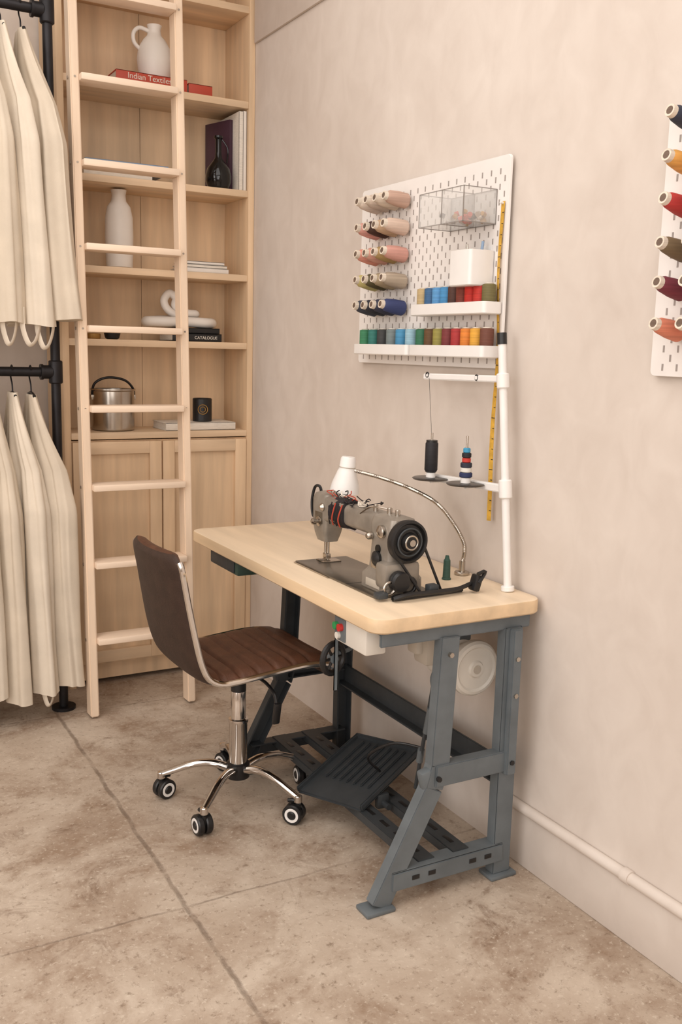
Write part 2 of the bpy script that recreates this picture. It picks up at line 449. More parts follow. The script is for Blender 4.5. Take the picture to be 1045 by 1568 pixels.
    g.lathe([(.001,-.002),(.020,-.002),(.024,.004),(.056,.004),(.062,-.001),(.070,.001),(.076,.008),(.077,.02),(.073,.032),(.055,.036),(.055,.07),(.062,.075),(.062,.16),(.050,.175),(.02,.18)],c,(0,1,0),'cream',44)
    g.cyl(c+V((0,-.004,0)),c+V((0,-.0005,0)),.012,'creamdk')
    g.bb(-.18,-.11,2.05,2.14,.62,.735,'slate',bev=.006)
    g.bb(-.27,-.20,2.03,2.10,.57,.66,'creamdk',bev=.012)
    g.bb(-.29,-.25,2.05,2.10,.60,.735,'creamdk',bev=.008)
    g.tube([(-.22,2.04,.58),(-.25,2.03,.54),(-.235,2.04,.50)],.006,'slate',8,sm=4)
    g.tube([(-.235,2.04,.54),(-.215,2.14,.17)],.0055,'slatedk',8)
    g.cyl((-.229,2.06,.44),(-.224,2.085,.36),.010,'slate')
    g.cyl((-.221,2.11,.30),(-.219,2.12,.26),.010,'slate')
    g.tube([(-.215,2.12,.30),(-.27,2.18,.30),(-.31,2.25,.24),(-.25,2.28,.17)],.004,'black',8,sm=8)
    g.obj('clutch_motor',e,O)
    g=G();dy=-.012;P=[V((-.42,2.45+dy,.085)),V((-.42,2.19+dy,.085)),V((-.12,2.30+dy,.185)),V((-.11,2.57+dy,.185))]
    c=sum(P,V())/4;ux=((P[3]+P[2])-(P[0]+P[1])).normalized();uy=((P[0]+P[3])-(P[1]+P[2])).normalized();uz=ux.cross(uy).normalized();uy=uz.cross(ux)
    mx=Matrix((ux,uy,uz)).transposed().to_4x4();mx.translation=c
    def bx(cc,d,mt,bev):
        b=bmesh.new();bmesh.ops.create_cube(b,size=1)
        for v in b.verts: v.co=V((v.co.x*d[0],v.co.y*d[1],v.co.z*d[2]))
        bmesh.ops.bevel(b,geom=b.edges[:],offset=bev,segments=2,affect='EDGES')
        g.bm(b,mt,mx@Matrix.Translation(cc))
    bx((0,0,0),(.30,.26,.012),'slatedk',.005)
    for s_ in (-1,1): bx((0,.126*s_,.010),(.30,.010,.020),'slatedk',.004)
    bx((.145,0,.010),(.010,.26,.022),'slatedk',.004)
    for i in range(7): bx((.03,-.084+.028*i,.009),(.19,.011,.010),'slatedk',.003)
    g.tube([(-.27,2.19,.10),(-.27,2.51,.10)],.009,'slatedk',10)
    for y in (2.23,2.47): g.box((-.27,y,.105),(.04,.02,.045),'slatedk',bev=.005)
    g.obj('treadle_pedal',e,O)
table()
# ---------------------------------------------------------------- sewing machine
def machine():
    O=(-.33,2.27,.7712);e=empty('sewing_machine',O)
    g=G()
    g.bb(-.425,-.25,2.045,2.515,.7712,.777,'plate',bev=.002)
    g.bb(-.425,-.25,2.20,2.203,.777,.7775,'black')
    g.bb(-.36,-.30,2.455,2.505,.777,.779,'steel',bev=.001)
    g.bb(-.43,-.4245,2.30,2.515,.7712,.7740,'steel')
    g.obj('bed_plate',e,O)
    g=G()
    def secz(cx,cy,hx,hy,z,r): return [(x,y,z) for x,y in rrect(cx,cy,hx,hy,r,5)]
    def secy(cx,cz,hx,hz,y,r): return [(x,y,z) for x,z in rrect(cx,cz,hx,hz,r,5)]
    g.loft([secz(-.335,2.118,.058,.068,.777,.014),secz(-.335,2.118,.058,.068,.812,.016),secz(-.333,2.12,.046,.054,.832,.018),secz(-.333,2.12,.043,.050,.90,.02),secz(-.333,2.118,.044,.058,.95,.022),secz(-.333,2.118,.038,.055,.968,.02),secz(-.333,2.118,.022,.04,.974,.018)],'greige')
    g.loft([secy(-.333,.935,.030,.026,2.10,.016),secy(-.333,.938,.036,.034,2.16,.018),secy(-.333,.940,.034,.032,2.22,.018),secy(-.333,.940,.032,.031,2.36,.018),secy(-.333,.940,.034,.036,2.43,.016),secy(-.333,.938,.034,.04,2.45,.014)],'greige')
    g.loft([secz(-.333,2.485,.022,.03,.838,.01),secz(-.333,2.485,.030,.036,.862,.012),secz(-.333,2.483,.034,.042,.89,.012),secz(-.333,2.482,.035,.044,.965,.014),secz(-.333,2.482,.030,.038,.980,.014),secz(-.333,2.482,.018,.026,.985,.012)],'greige')
    g.bb(-.40,-.29,2.045,2.10,.79,.86,'greige',bev=.012)
    g.bb(-.3955,-.3925,2.08,2.15,.785,.805,'creamdk',bev=.0004)
    g.cyl((-.376,2.12,.885),(-.380,2.12,.885),.012,'blkglass',n=20)
    g.obj('machine_body',e,O)
    g=G()
    c=V((-.333,2.062,.915))
    g.lathe([(.012,-.035),(.022,-.035),(.024,-.028),(.026,-.022),(.045,-.018),(.050,-.026),(.056,-.024),(.058,-.014),(.056,-.004),(.048,0),(.02,.004)],c,(0,1,0),'black',40)
    g.torus(c+V((0,-.026,0)),(0,1,0),.036,.0025,'slatedk');g.torus(c+V((0,-.034,0)),(0,1,0),.018,.0025,'steel')
    g.cyl(c+V((0,-.040,0)),c+V((0,-.03,0)),.009,'steel',n=12)
    g.obj('handwheel',e,O)
    g=G()
    g.lathe([(.008,-.02),(.024,-.02),(.028,-.012),(.020,-.008),(.028,-.004),(.028,.004),(.01,.006)],(-.365,2.035,.815),(0,1,0),'black',28)
    g.torus((-.33,2.038,.80),(0,1,0),.020,.005,'black');g.torus((-.395,2.03,.80),(0,1,0),.016,.004,'steel')
    g.tube([(-.285,2.045,.905),(-.225,2.04,.772)],.004,'black',8)
    g.tube([(-.375,2.045,.89),(-.30,2.02,.776)],.004,'black',8)
    g.beam((-.40,2.01,.779),(-.17,2.02,.779),.015,.010,'black',up=(0,1,0))
    g.tube([(-.40,2.0,.78),(-.35,1.99,.79),(-.22,2.0,.785),(-.15,2.01,.795)],.006,'black',8,sm=5)
    g.box((-.14,2.005,.797),(.022,.03,.045),'black',(0,.3,0),bev=.006)
    g.tube([(-.14,1.99,.80),(-.125,1.985,.83),(-.15,1.985,.825)],.005,'black',8,sm=4)
    g.box((-.27,2.02,.790),(.03,.025,.025),'slatedk',bev=.004)
    g.box((-.42,2.03,.785),(.03,.03,.016),'slatedk',bev=.004)
    g.obj('belt_guard',e,O)
    g=G()
    g.cyl((-.333,2.480,.84),(-.333,2.480,.80),.0045,'steel');g.cyl((-.333,2.480,.80),(-.333,2.480,.779),.0016,'steel')
    g.cyl((-.333,2.497,.85),(-.333,2.497,.795),.0045,'steel')
    g.box((-.333,2.488,.79),(.016,.026,.016),'steel',bev=.003);g.box((-.345,2.486,.781),(.034,.014,.003),'steel',bev=.001)
    g.lathe([(.006,0),(.014,.001),(.015,.004),(.006,.007),(.006,.012),(.010,.014),(.010,.024),(.004,.028)],(-.367,2.475,.90),(-1,0,0),'steel',20)
    g.lathe([(.006,0),(.012,.001),(.012,.004),(.005,.012)],(-.367,2.455,.945),(-1,0,0),'steel',20)
    g.box((-.366,2.48,.93),(.003,.05,.075),'plate',bev=.002)
    g.lathe([(.02,0),(.02,.008),(.014,.012),(.006,.016)],(-.378,2.12,.86),(-1,0,0),'black',24)
    g.lathe([(.017,0),(.017,.008),(.012,.012),(.004,.014)],(-.378,2.10,.935),(-1,0,0),'steel',24)
    g.lathe([(.010,0),(.010,.01),(.006,.016)],(-.378,2.155,.915),(-1,0,0),'steel',20)
    g.box((-.378,2.128,.835),(.004,.05,.03),'steel',bev=.002)
    g.tube([(-.345,2.525,.90),(-.35,2.55,.905),(-.35,2.558,.95),(-.345,2.55,.99),(-.34,2.53,.995),(-.335,2.525,.975)],.0045,'black',8,sm=6)
    for (x,y) in ((-.333,2.10),(-.333,2.14),(-.34,2.20),(-.325,2.47)): g.cyl((x,y,.965),(x,y,.99),.007,'steel',n=14,bev=.002)
    g.tube([(-.333,2.14,.985),(-.36,2.19,.985),(-.365,2.24,.96)],.002,'steel',6,sm=5)
    g.obj('needle_and_fittings',e,O)
    g=G()
    rings=[]
    for j in range(7):
        y=2.33+.013*j;ring=[]
        for k in range(30):
            a=2*math.pi*k/30;nn=noise.noise(V((k*.5,j*.8,1)))
            ring.append((-.333+(.040+.007*nn+.003*math.sin(j*2.2))*math.cos(a)*1.0,y,.938+(.041+.008*nn)*math.sin(a)))
        rings.append(ring)
    g.loft(rings,'darkcloth')
    rr=random.Random(5)
    for q in range(18):
        p=V((-.36+rr.uniform(0,.05),rr.uniform(2.26,2.46),.975));pts=[p]
        for _ in range(4): p=p+V((rr.uniform(-.012,.01),rr.uniform(-.03,.03),rr.uniform(-.006,.012)));pts.append(V((p.x,p.y,min(max(p.z,.972),.998))))
        g.tube(pts,.0017,[M['darkcloth'],M['red'],M['darkcloth'],M['page']][q%4],5,sm=4)
    for q in range(4): g.tube([(-.372,2.33+.02*q,.97),(-.382,2.335+.018*q,.93),(-.372,2.34+.02*q,.905)],.002,['red','darkcloth'][q%2],5,sm=4)
    g.obj('cord_wrap',e,O)
machine()
# ---------------------------------------------------------------- lamp
def lamp():
    O=(-.05,2.19,.77);e=empty('gooseneck_lamp',O);g=G()
    g.cyl((-.05,2.19,.7705),(-.05,2.19,.78),.022,'steel',bev=.002);g.cyl((-.05,2.19,.78),(-.05,2.19,.81),.009,'steel')
    path=[(-.05,2.19,.80),(-.05,2.185,.86),(-.075,2.215,.925),(-.105,2.26,.975),(-.15,2.33,1.008),(-.20,2.40,1.03),(-.25,2.475,1.045)]
    g.tube(path,lambda t:.0058+.0006*math.sin(t*600),'steel',12,sm=30);g.obj('gooseneck_arm',e,O)
    g=G();g.lathe([(.001,.050),(.019,.049),(.023,.043),(.025,.012),(.028,.006),(.030,0),(.041,-.032),(.046,-.060),(.043,-.060),(.024,-.01),(.001,0)],(-.258,2.512,1.035),(.08,-.05,1),'white',30,cap=False)
    g.torus((-.257,2.511,1.052),(.08,-.05,1),.0245,.0015,'creamdk')
    g.obj('lamp_shade',e,O)
lamp()
# ---------------------------------------------------------------- thread stand
def tstand():
    O=(-.05,1.98,.77);e=empty('thread_stand',O);g=G()
    B=V((-.05,1.98,.7705));T=V((-.062,2.045,1.44));
    at=lambda z:B+(T-B)*((z-B.z)/(T.z-B.z))
    g.cyl(B,at(.785),.018,'white',bev=.002);g.tube([B,T],.011,'white',14)
    g.cyl(at(1.425),at(1.455),.013,'black')
    g.cyl(at(1.02),at(1.07),.018,'white',bev=.003);g.cyl(at(1.31),at(1.35),.017,'white',bev=.003)
    a=at(1.045);g.beam(a,a+V((-.01,.36,-.01)),.022,.016,'white',up=(1,0,0))
    b=at(1.335);g.beam(b+V((0,-.01,0)),b+V((-.02,.34,-.005)),.018,.014,'white',up=(1,0,0))
    for d in (.10,.32): g.torus(b+V((-.02*d/.34-.006,d,0)),(1,0,0),.007,.002,'black',16,6)
    g.obj('pole_and_arms',e,O)
    for nm,y,zz,col in (('black_spool',2.295,1.036,'black'),('navy_spool',2.125,1.042,'x')):
        g=G();c=V((-.10,y,zz))
        g.lathe([(.010,0),(.050,0),(.054,.004),(.050,.006),(.010,.005)],c,(0,0,1),'disc',36)
        g.cyl(c+V((0,0,-.006)),c+V((.03,0,-.006)),.005,'white')
        g.lathe([(.014,.006),(.014,.02),(.006,.024)],c,(0,0,1),'white',20)
        g.cyl(c+V((0,0,.004)),c+V((0,0,.135)),.0035,'steel')
        if col=='black':
            g.lathe([(.0165,.024),(.019,.028),(.0185,.105),(.0165,.108)],c,(0,0,1),thread((32,30,34)),24);g.cyl(c+V((0,0,.022)),c+V((0,0,.114)),.0165,'black')
        else:
            z=.022
            for cc,r in (((40,50,90),.018),((230,225,215),.015),((40,45,60),.016),((200,60,50),.012),((30,30,36),.013),((70,160,200),.010)):
                g.cyl(c+V((0,0,z)),c+V((0,0,z+.013)),r,thread(cc),bev=.002);z+=.0135
        g.obj(nm,e,O)
    g=G()
    g.tube([(-.10,2.295,1.14),(-.085,2.345,1.33)],.0006,thread((60,60,60)),4)
    g.obj('thread_strand',e,O)
tstand()
g=G();g.lathe([(.013,0),(.013,.003),(.011,.005),(.0095,.055),(.007,.058),(.005,.068)],(-.125,2.16,.7705),(0,0,1),thread((52,84,72)),24);g.obj('thread_cone',None,(-.125,2.16,.77))
# ---------------------------------------------------------------- pegboards
def pegboard(y0,y1,z0,z1):
    O=(-.02,(y0+y1)/2,z0);e=empty('pegboard',O);g=G()
    rings=[[(x,y,z) for y,z in rrect((y0+y1)/2,(z0+z1)/2,(y1-y0)/2-i,(z1-z0)/2-i,.012,5)] for x,i in ((-.012,0),(-.018,0),(-.020,.001))]
    g.loft(rings,'peg');g.obj('panel',e,O)
    g=G()
    for y in (y0+.05,y1-.05):
        for z in (z0+.05,z1-.05): g.cyl((0,y,z),(-.013,y,z),.014,'white')
    g.obj('wall_spacers',e,O)
    g=G();ny=int((y1-y0)/.04);nz=int((z1-z0)/.04)
    for i in range(ny*2-1):
        for j in range(nz):
            y=y0+.02+i*.02;z=z0+.02+j*.04+(.02 if i%2 else 0)
            if z>z1-.015 or y>y1-.012: continue
            g.bb(-.0206,-.0195,y-.0025,y+.0025,z-.0075,z+.0075,'slot')
    g.obj('slots',e,O)
pegboard(2.10,2.875,1.36,1.92)
pegboard(.79,1.565,1.36,1.915)
def spool(g,p,ax,col,L=.085,r=.019):
    p=V(p);a=V(ax).normalized()
    g.lathe([(.0135,0),(.0135,L*.93),(.0125,L*1.03),(.0085,L*1.03),(.0075,L*.96),(.001,L*.9)],p,a,thread((228,214,196)),18)
    g.lathe([(r*.8,.002),(r,.008),(r*.97,L*.45),(r*.80,L*.80),(.0135,L*.90)],p,a,thread(col),22)
    g.lathe([(.0085,L*1.031),(.001,L*1.0)],p,a,thread((110,90,76)),14)
rows=[((222,205,188),(205,185,168),(214,196,176),(190,156,138)),
      ((214,156,142),(70,45,35),(190,160,130),(208,182,164)),
      ((218,146,128),(212,156,138),(170,140,90),(202,148,134)),
      ((200,185,120),(90,80,50),(170,150,120),(172,155,135)),
      ((60,62,74),(40,40,50),(50,52,70),(52,62,106))]
g=G()
for i,(z,cs) in enumerate(zip((1.858,1.778,1.697,1.617,1.537),rows)):
    for j,c in enumerate(cs):
        y=2.745-.054*j
        g.cyl((-.0206,y,z-.006),(-.11,y,z+.006),.003,'white',n=8)
        spool(g,(-.028,y,z-.005),(-1,0,.13),c,.086,.0235)
g.obj('thread_spools',None,(-.03,2.65,1.5))
g=G()
for z,c in ((1.878,(50,54,70)),(1.792,(226,165,84)),(1.708,(186,56,52)),(1.62,(120,100,72)),(1.540,(120,48,60)),(1.455,(212,128,100))):
    for j in range(3):
        y=1.478-.07*j
        g.cyl((-.0206,y,z-.004),(-.11,y,z+.016),.003,'white',n=8)
        spool(g,(-.029,y,z-.002),(-1,0,.22),c,.084,.021)
g.obj('thread_spools',None,(-.03,1.4,1.5))
def tray(y0,y1,z,cols,extra=0):
    O=(-.05,(y0+y1)/2,z);e=empty('spool_tray',O);g=G();x0,x1=-.085,-.0207
    def ring(ins,zz): return [(x,y,zz) for x,y in rrect((x0+x1)/2,(y0+y1)/2,(x1-x0)/2-ins,(y1-y0)/2-ins,.012,4)]
    g.loft([ring(0.003,z),ring(0,z+.003),ring(0,z+.033),ring(.003,z+.033),ring(.003,z+.006)],'white')
    g.obj('tray',e,O);g=G()
    n=len(cols)
    for i,c in enumerate(cols):
        y=y1-.024-(y1-y0-.048)*i/(n-1)
        g.lathe([(.016,0),(.0185,.003),(.019,.005),(.019,.070),(.0185,.072),(.012,.074)],(-.052,y,z+.0062),(0,0,1),thread(c),20)
        g.cyl((-.052,y,z+.079),(-.052,y,z+.083),.012,thread((225,215,200)),n=18)
    g.obj('thread_rolls',e,O)
tray(2.10,2.465,1.505,[(190,165,120),(60,100,140),(90,150,200),(70,140,190),(80,50,40),(130,60,45),(205,50,40),(200,55,45),(110,100,60)])
tray(2.10,2.465,1.388,[(50,110,80),(100,70,40),(150,140,70),(120,50,50),(170,50,50),(220,130,50),(225,165,60),(110,65,50)])
tray(2.475,2.80,1.388,[(60,130,90),(50,120,110),(60,60,60),(120,130,130),(70,140,180),(150,185,200)])
def cup():
    O=(-.05,2.195,1.58);g=G();y0,y1=2.145,2.245
    R=lambda i,z:[(x,y,z) for x,y in rrect(-.062,(y0+y1)/2,.0415-i,(y1-y0)/2-i,.01,4)]
    g.loft([R(.003,1.58),R(0,1.583),R(0,1.675),R(.003,1.675),R(.003,1.59)],'white')
    g.bb(-.0225,-.0207,2.16,2.23,1.62,1.69,'white')
    g.cyl((-.05,2.18,1.60),(-.045,2.17,1.70),.004,'bluebook');g.cyl((-.06,2.21,1.60),(-.065,2.215,1.695),.003,'steel')
    g.obj('tool_cup',None,O)
cup()
def abox():
    O=(-.07,2.25,1.73);e=empty('clear_storage_box',O);x0,x1,y0,y1,z0,z1=-.13,-.0215,2.15,2.36,1.745,1.835;t=.003
    g=G()
    for a in ((x0,x1,y0,y1,z0,z0+t),(x0,x0+t,y0,y1,z0,z1),(x0,x1,y0,y0+t,z0,z1),(x0,x1,y1-t,y1,z0,z1),(x1-t,x1,y0,y1,z0,z1),(x0,x1,y0+.10,y0+.10+t,z0,z1)): g.bb(*a,'acryl')
    g.obj('acrylic_walls',e,O);g=G();c=[(x,y) for x in (x0,x1) for y in (y0,y1,y0+.10)]
    for x,y in c: g.bb(x-.001,x+.0009,y-.001,y+.001,z0,z1,'acredge')
    for z in (z0,z1):
        for x in (x0,x1): g.bb(x-.001,x+.0009,y0,y1,z-.001,z+.001,'acredge')
        for y in (y0,y1,y0+.10): g.bb(x0,x1,y-.001,y+.001,z-.001,z+.001,'acredge')
    g.obj('acrylic_edges',e,O);g=G();r=random.Random(2)
    for i in range(30):
        p=(r.uniform(x0+.015,x1-.015),r.uniform(y0+.015,y0+.12),z0+.008+.008*(i%3))
        g.cyl(p,V(p)+V((r.uniform(-.012,.012),r.uniform(-.012,.012),.004)),.007,[M['steel'],M['gold'],M['black'],M['red']][i%4],n=10)
    g.obj('notions',e,O)
abox()
def tape():
    O=(-.03,2.09,.95);g=G();n=60
    vs=[];fs=[]
    for i in range(n+1):
        t=i/n;z=1.80-.86*t;y=2.118-.010*t+.004*math.sin(t*9);x=-.024-.004*math.sin(t*7)**2
        tw=.0+.5*math.sin(t*5)
        dy=.0075*math.cos(tw);dx=.0075*math.sin(tw)*.5
        vs+=[(x-dx,y-dy,z),(x+dx,y+dy,z),(x+dx+.0009,y+dy,z),(x-dx+.0009,y-dy,z)]
        if i: 
            a=4*(i-1);b=4*i
            for k in range(4): fs.append((a+k,a+(k+1)%4,b+(k+1)%4,b+k))
    fs.append((0,1,2,3));fs.append((4*n+3,4*n+2,4*n+1,4*n))
    g.add(vs,fs,'yellow')
    for i in range(1,n*1):
        if i%2: continue
        k=4*i;a,b=V(vs[k]),V(vs[k+1]);g.beam(a+V((-.0006,0,0)),a+(b-a)*(.85 if i%10==0 else .45)+V((-.0006,0,0)),.0018,.0006,'black',up=(1,0,0),bev=0)
    g.cyl((-.0206,2.118,1.795),(-.034,2.118,1.797),.003,'white');g.obj('measuring_tape',None,O)
tape()
# ---------------------------------------------------------------- chair
def chair():
    CX,CY,HD=-.564,2.612,math.radians(2)
    e=empty('office_chair',(CX,CY,0),HD);O=(0,0,0)
    pr=[(.217,.430),(.220,.452),(.198,.474),(.12,.482),(.0,.474),(-.10,.466),(-.150,.468),(-.185,.490),(-.205,.535),(-.220,.60),(-.235,.68),(-.249,.76),(-.261,.824),(-.267,.840)]
    P=[V((a,0,b)) for a,b in pr];Q=[];N=len(P)
    for i in range(N-1):
        a,b,c,d=P[max(0,i-1)],P[i],P[i+1],P[min(N-1,i+2)]
        L=(c-b).length;st=max(2,int(L/.0035))
        for k in range(st):
            t=k/st;Q.append(.5*((2*b)+(c-a)*t+(2*a-5*b+4*c-d)*t*t+(3*b-a-3*c+d)*t**3))
    Q.append(P[-1])
    cum=[0]
    for a,b in zip(Q[:-1],Q[1:]): cum.append(cum[-1]+(b-a).length)
    tot=cum[-1];nv=30;H=.200
    top=[];bot=[]
    def hw(s):
        d=min(s,tot-s);r=.045 if s>tot/2 else .035
        w=H-(.016*min(1,max(0,(s-.40)/.3)))
        if d<r: w=w-r+math.sqrt(max(0,r*r-(r-d)**2))
        return w
    edgeL=[];edgeR=[]
    for i,q in enumerate(Q):
        t=(Q[min(i+1,len(Q)-1)]-Q[max(i-1,0)]).normalized()
        s=cum[i];w=hw(s)
        up=V((t.z,0,-t.x))
        back=min(1,max(0,(s-.36)/.2))
        rt=[];rb=[]
        for k in range(nv+1):
            v=-1+2*k/nv
            edge=(1-abs(v)**8)
            rib=min(1,abs(math.sin(math.pi*s/.056))*1.7)**.7
            th=.010+.014*rib
            cx=-.022*back*(1-v*v)
            sag=-.006*(1-back)*(1-v*v)
            base=q+V((cx,v*w,sag))
            endf=min(1,min(s,tot-s)/.012+.15)
            rt.append(base+up*(th*edge*endf+.002));rb.append(base-up*(.014*edge*endf+.002))
        top.append(rt);bot.append(rb)
        edgeL.append(q+V((0,w+.003,0)));edgeR.append(q+V((0,-w-.003,0)))
    rings=[a+b[::-1] for a,b in zip(top,bot)]
    g=G();n=len(rings[0]);R=len(rings)
    vs=[p for r in rings for p in r];ft=[];fb=[]
    for i in range(R-1):
        for k in range(n):
            l=(k+1)%n;f=(i*n+k,i*n+l,(i+1)*n+l,(i+1)*n+k)
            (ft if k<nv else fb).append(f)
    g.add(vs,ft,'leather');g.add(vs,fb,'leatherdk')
    g.add(rings[0],[tuple(range(n))],'leather');g.add(rings[-1],[tuple(range(n))],'leather')
    ob=g.obj('upholstered_seat_and_back',e,O,70)
    g=G()
    g.tube(edgeR[3:-3:4],.009,'chrome',10)
    g.tube(edgeL[3:-3:4],.009,'chrome',10)
    g.obj('chrome_side_frame',e,O)
    g=G()
    g.box((-.01,0,.437),(.20,.16,.025),'black',bev=.006);g.box((0,0,.415),(.09,.09,.04),'black',bev=.008)
    g.beam((-.08,0,.44),(-.20,0,.50),.02,.05,'black',up=(0,1,0))
    for y in (-.10,.10): g.beam((-.12,y,.452),(.15,y,.457),.012,.022,'chrome',up=(0,1,0))
    g.tube([(.02,-.03,.425),(.03,-.12,.42),(.035,-.17,.40),(.035,-.185,.375)],.005,'black',8,sm=5)
    g.box((.035,-.19,.345),(.024,.014,.07),'black',(.2,0,0),bev=.006)
    g.cyl((0,0,.40),(0,0,.36),.0235,'black')
    g.obj('tilt_mechanism',e,O)
    g=G()
    g.lathe([(.028,.115),(.028,.255),(.0305,.26),(.0305,.27),(.023,.272),(.023,.385),(.020,.39),(.020,.40)],(0,0,0),(0,0,1),'chrome',28)
    g.lathe([(.026,.075),(.036,.08),(.038,.10),(.036,.125),(.028,.13)],(0,0,0),(0,0,1),'black',28)
    cr=G()
    s0=math.atan2(2.455-2.62,-.75+.575)-HD
    for q in range(5):
        a=s0+q*2*math.pi/5
        d=V((math.cos(a),math.sin(a),0))
        g.tube([d*.03+V((0,0,.108)),d*.08+V((0,0,.122)),d*.14+V((0,0,.117)),d*.20+V((0,0,.095)),d*.24+V((0,0,.080))],lambda t:.015-.004*t,'chrome',12,sm=6,up=(0,0,1),flat=.85)
        g.cyl(d*.24+V((0,0,.066)),d*.24+V((0,0,.088)),.012,'chrome',bev=.002)
        tw=a+[.9,.3,1.3,.5,.8][q];w=V((math.cos(tw),math.sin(tw),0));ax=V((-w.y,w.x,0))
        c=d*.24-w*.012+V((0,0,.0312))
        for s_ in (-1,1):
            o=c+ax*(.013*s_)
            cr.lathe([(.010,-.010),(.028,-.010),(.031,-.006),(.031,.006),(.028,.010),(.010,.010)],o,ax*s_,'black',30)
            cr.lathe([(.0135,.0098),(.0150,.0112),(.0215,.0112),(.0220,.0098)],o,ax*s_,'white',28)
            cr.lathe([(.001,.0085),(.0135,.0102),(.010,.0135),(.001,.014)],o,ax*s_,'black',22)
        cr.tube([c+V((0,0,.036))-w*.02,c+V((0,0,.039)),c+w*.02+V((0,0,.031))],.006,'black',8,sm=4)
        cr.cyl(d*.24+V((0,0,.033)),d*.24+V((0,0,.070)),.008,'black')
        cr.cyl(c-ax*.012,c+ax*.012,.006,'steel')
    g.obj('star_base',e,O);cr.obj('casters',e,O)
chair()
# ---------------------------------------------------------------- shelf objects
def book(g,x0,x1,y0,y1,z0,z1,mt,page='page'):
    t=.003
    g.bb(x0,x1,y0,y1,z0,z0+t,mt,bev=.0008);g.bb(x0,x1,y0,y1,z1-t,z1,mt,bev=.0008)
    g.bb(x0,x1,y0,y0+t,z0,z1,mt,bev=.0008)
    g.bb(x0+.004,x1-.004,y0+t,y1-.004,z0+t,z1-t,page)
z=2.3885;O=(-.4,3.92,z);e=empty('stacked_red_books',O)
g=G();book(g,-.57,-.285,3.83,4.03,z,z+.048,'red');book(g,-.275,-.175,3.84,4.00,z,z+.042,'red');g.obj('books',e,O)
text('Indian Textiles',.030,'page',(-.525,3.8292,z+.022),(math.pi/2,0,0),e,O)
g=G();zz=z+.0485;cx,cy=-.385,3.93;k=1.1
g.lathe([(r*k,h*k) for r,h in [(.040,0),(.052,.006),(.060,.04),(.063,.075),(.058,.11),(.040,.140),(.026,.155),(.0225,.175),(.027,.190),(.023,.190),(.018,.175),(.018,.16)]],(cx,cy,zz),(0,0,1),'vase',36)
g.tube([(cx-.022,cy,zz+.185),(cx-.060,cy,zz+.192),(cx-.084,cy,zz+.170),(cx-.082,cy,zz+.135),(cx-.055,cy,zz+.11)],.008,'vase',12,sm=8)
g.obj('white_jug',None,(cx,cy,zz))
z=2.0405;g=G();book(g,-.70,-.43,3.83,4.02,z,z+.030,'page');book(g,-.69,-.36,3.84,4.03,z+.0305,z+.062,'bluebook');g.obj('stacked_books',None,(-.55,3.93,z))
g=G();cx,cy=-.137,3.868
g.lathe([(.030,0),(.042,.004),(.052,.030),(.053,.055),(.046,.082),(.026,.108),(.0145,.124),(.0125,.146),(.0125,.196),(.019,.202),(.018,.210),(.010,.210)],(cx,cy,z),(0,0,1),'blkglass',36)
g.tube([(cx+.012,cy-.01,z+.196),(cx+.035,cy-.015,z+.16),(cx+.032,cy-.012,z+.105)],.003,'blkglass',8,sm=6)
g.obj('black_glass_bottle',None,(cx,cy,z))
g=G()
def upbook(g,x0,x1,y0,y1,z0,z1,mt,page='page'):
    g.bb(x0,x1,y0,y0+.004,z0,z1,mt,bev=.001);g.bb(x0,x0+.003,y0,y1,z0,z1,mt,bev=.001);g.bb(x1-.003,x1,y0,y1,z0,z1,mt,bev=.001);g.bb(x0+.003,x1-.003,y0+.004,y1-.003,z0+.003,z1-.004,page)
upbook(g,-.066,-.048,3.82,4.04,z,z+.308,'page');upbook(g,-.047,-.030,3.825,4.04,z,z+.312,'vase')
a,b=V((-.074,3.885,z+.1425)),V((-.122,4.04,z+.1425));ang=math.atan2(b.y-a.y,b.x-a.x)
g.box((a+b)/2,((b-a).length,.016,.285),'purple',(0,0,ang),bev=.001)
g.obj('upright_books',None,(-.07,3.93,z))
g=G();z=1.7005;cx,cy=-.54,3.92
g.lathe([(.042,0),(.052,.006),(.054,.05),(.056,.13),(.054,.20),(.046,.24),(.030,.262),(.027,.285),(.031,.305),(.027,.305),(.023,.285)],(cx,cy,z),(0,0,1),'vase',36);g.obj('tall_white_vase',None,(cx,cy,z))
g=G();book(g,-.30,-.105,3.83,4.0,z,z+.018,'vase');book(g,-.29,-.11,3.835,4.0,z+.0185,z+.032,'page');book(g,-.285,-.12,3.84,4.0,z+.0325,z+.045,'vase');g.obj('stacked_white_books',None,(-.2,3.9,z))
z=1.4205;O=(-.27,3.9,z);e=empty('stacked_black_books',O);g=G();book(g,-.35,-.135,3.83,4.01,z,z+.032,'black');book(g,-.34,-.14,3.84,4.0,z+.0325,z+.055,'black');g.obj('books',e,O)
text('CATALOGUE',.017,'page',(-.255,3.8292,z+.010),(math.pi/2,0,0),e,O)
g=G();zz=z+.0555;r=.021
g.tube([(-.42,3.90,zz+.022),(-.35,3.87,zz+.022),(-.27,3.88,zz+.024),(-.19,3.88,zz+.022),(-.145,3.92,zz+.022),(-.18,3.965,zz+.022),(-.27,3.95,zz+.03),(-.35,3.96,zz+.028),(-.42,3.945,zz+.022)],r,'vase',14,True,sm=8)
g.tube([(-.31,3.90,zz+.05),(-.345,3.91,zz+.075),(-.355,3.92,zz+.11),(-.33,3.925,zz+.14),(-.305,3.92,zz+.12),(-.31,3.91,zz+.085),(-.27,3.90,zz+.062),(-.22,3.91,zz+.058),(-.26,3.93,zz+.05)],.016,'vase',14,True,sm=8)
g.obj('knot_sculpture',None,(-.28,3.92,zz))
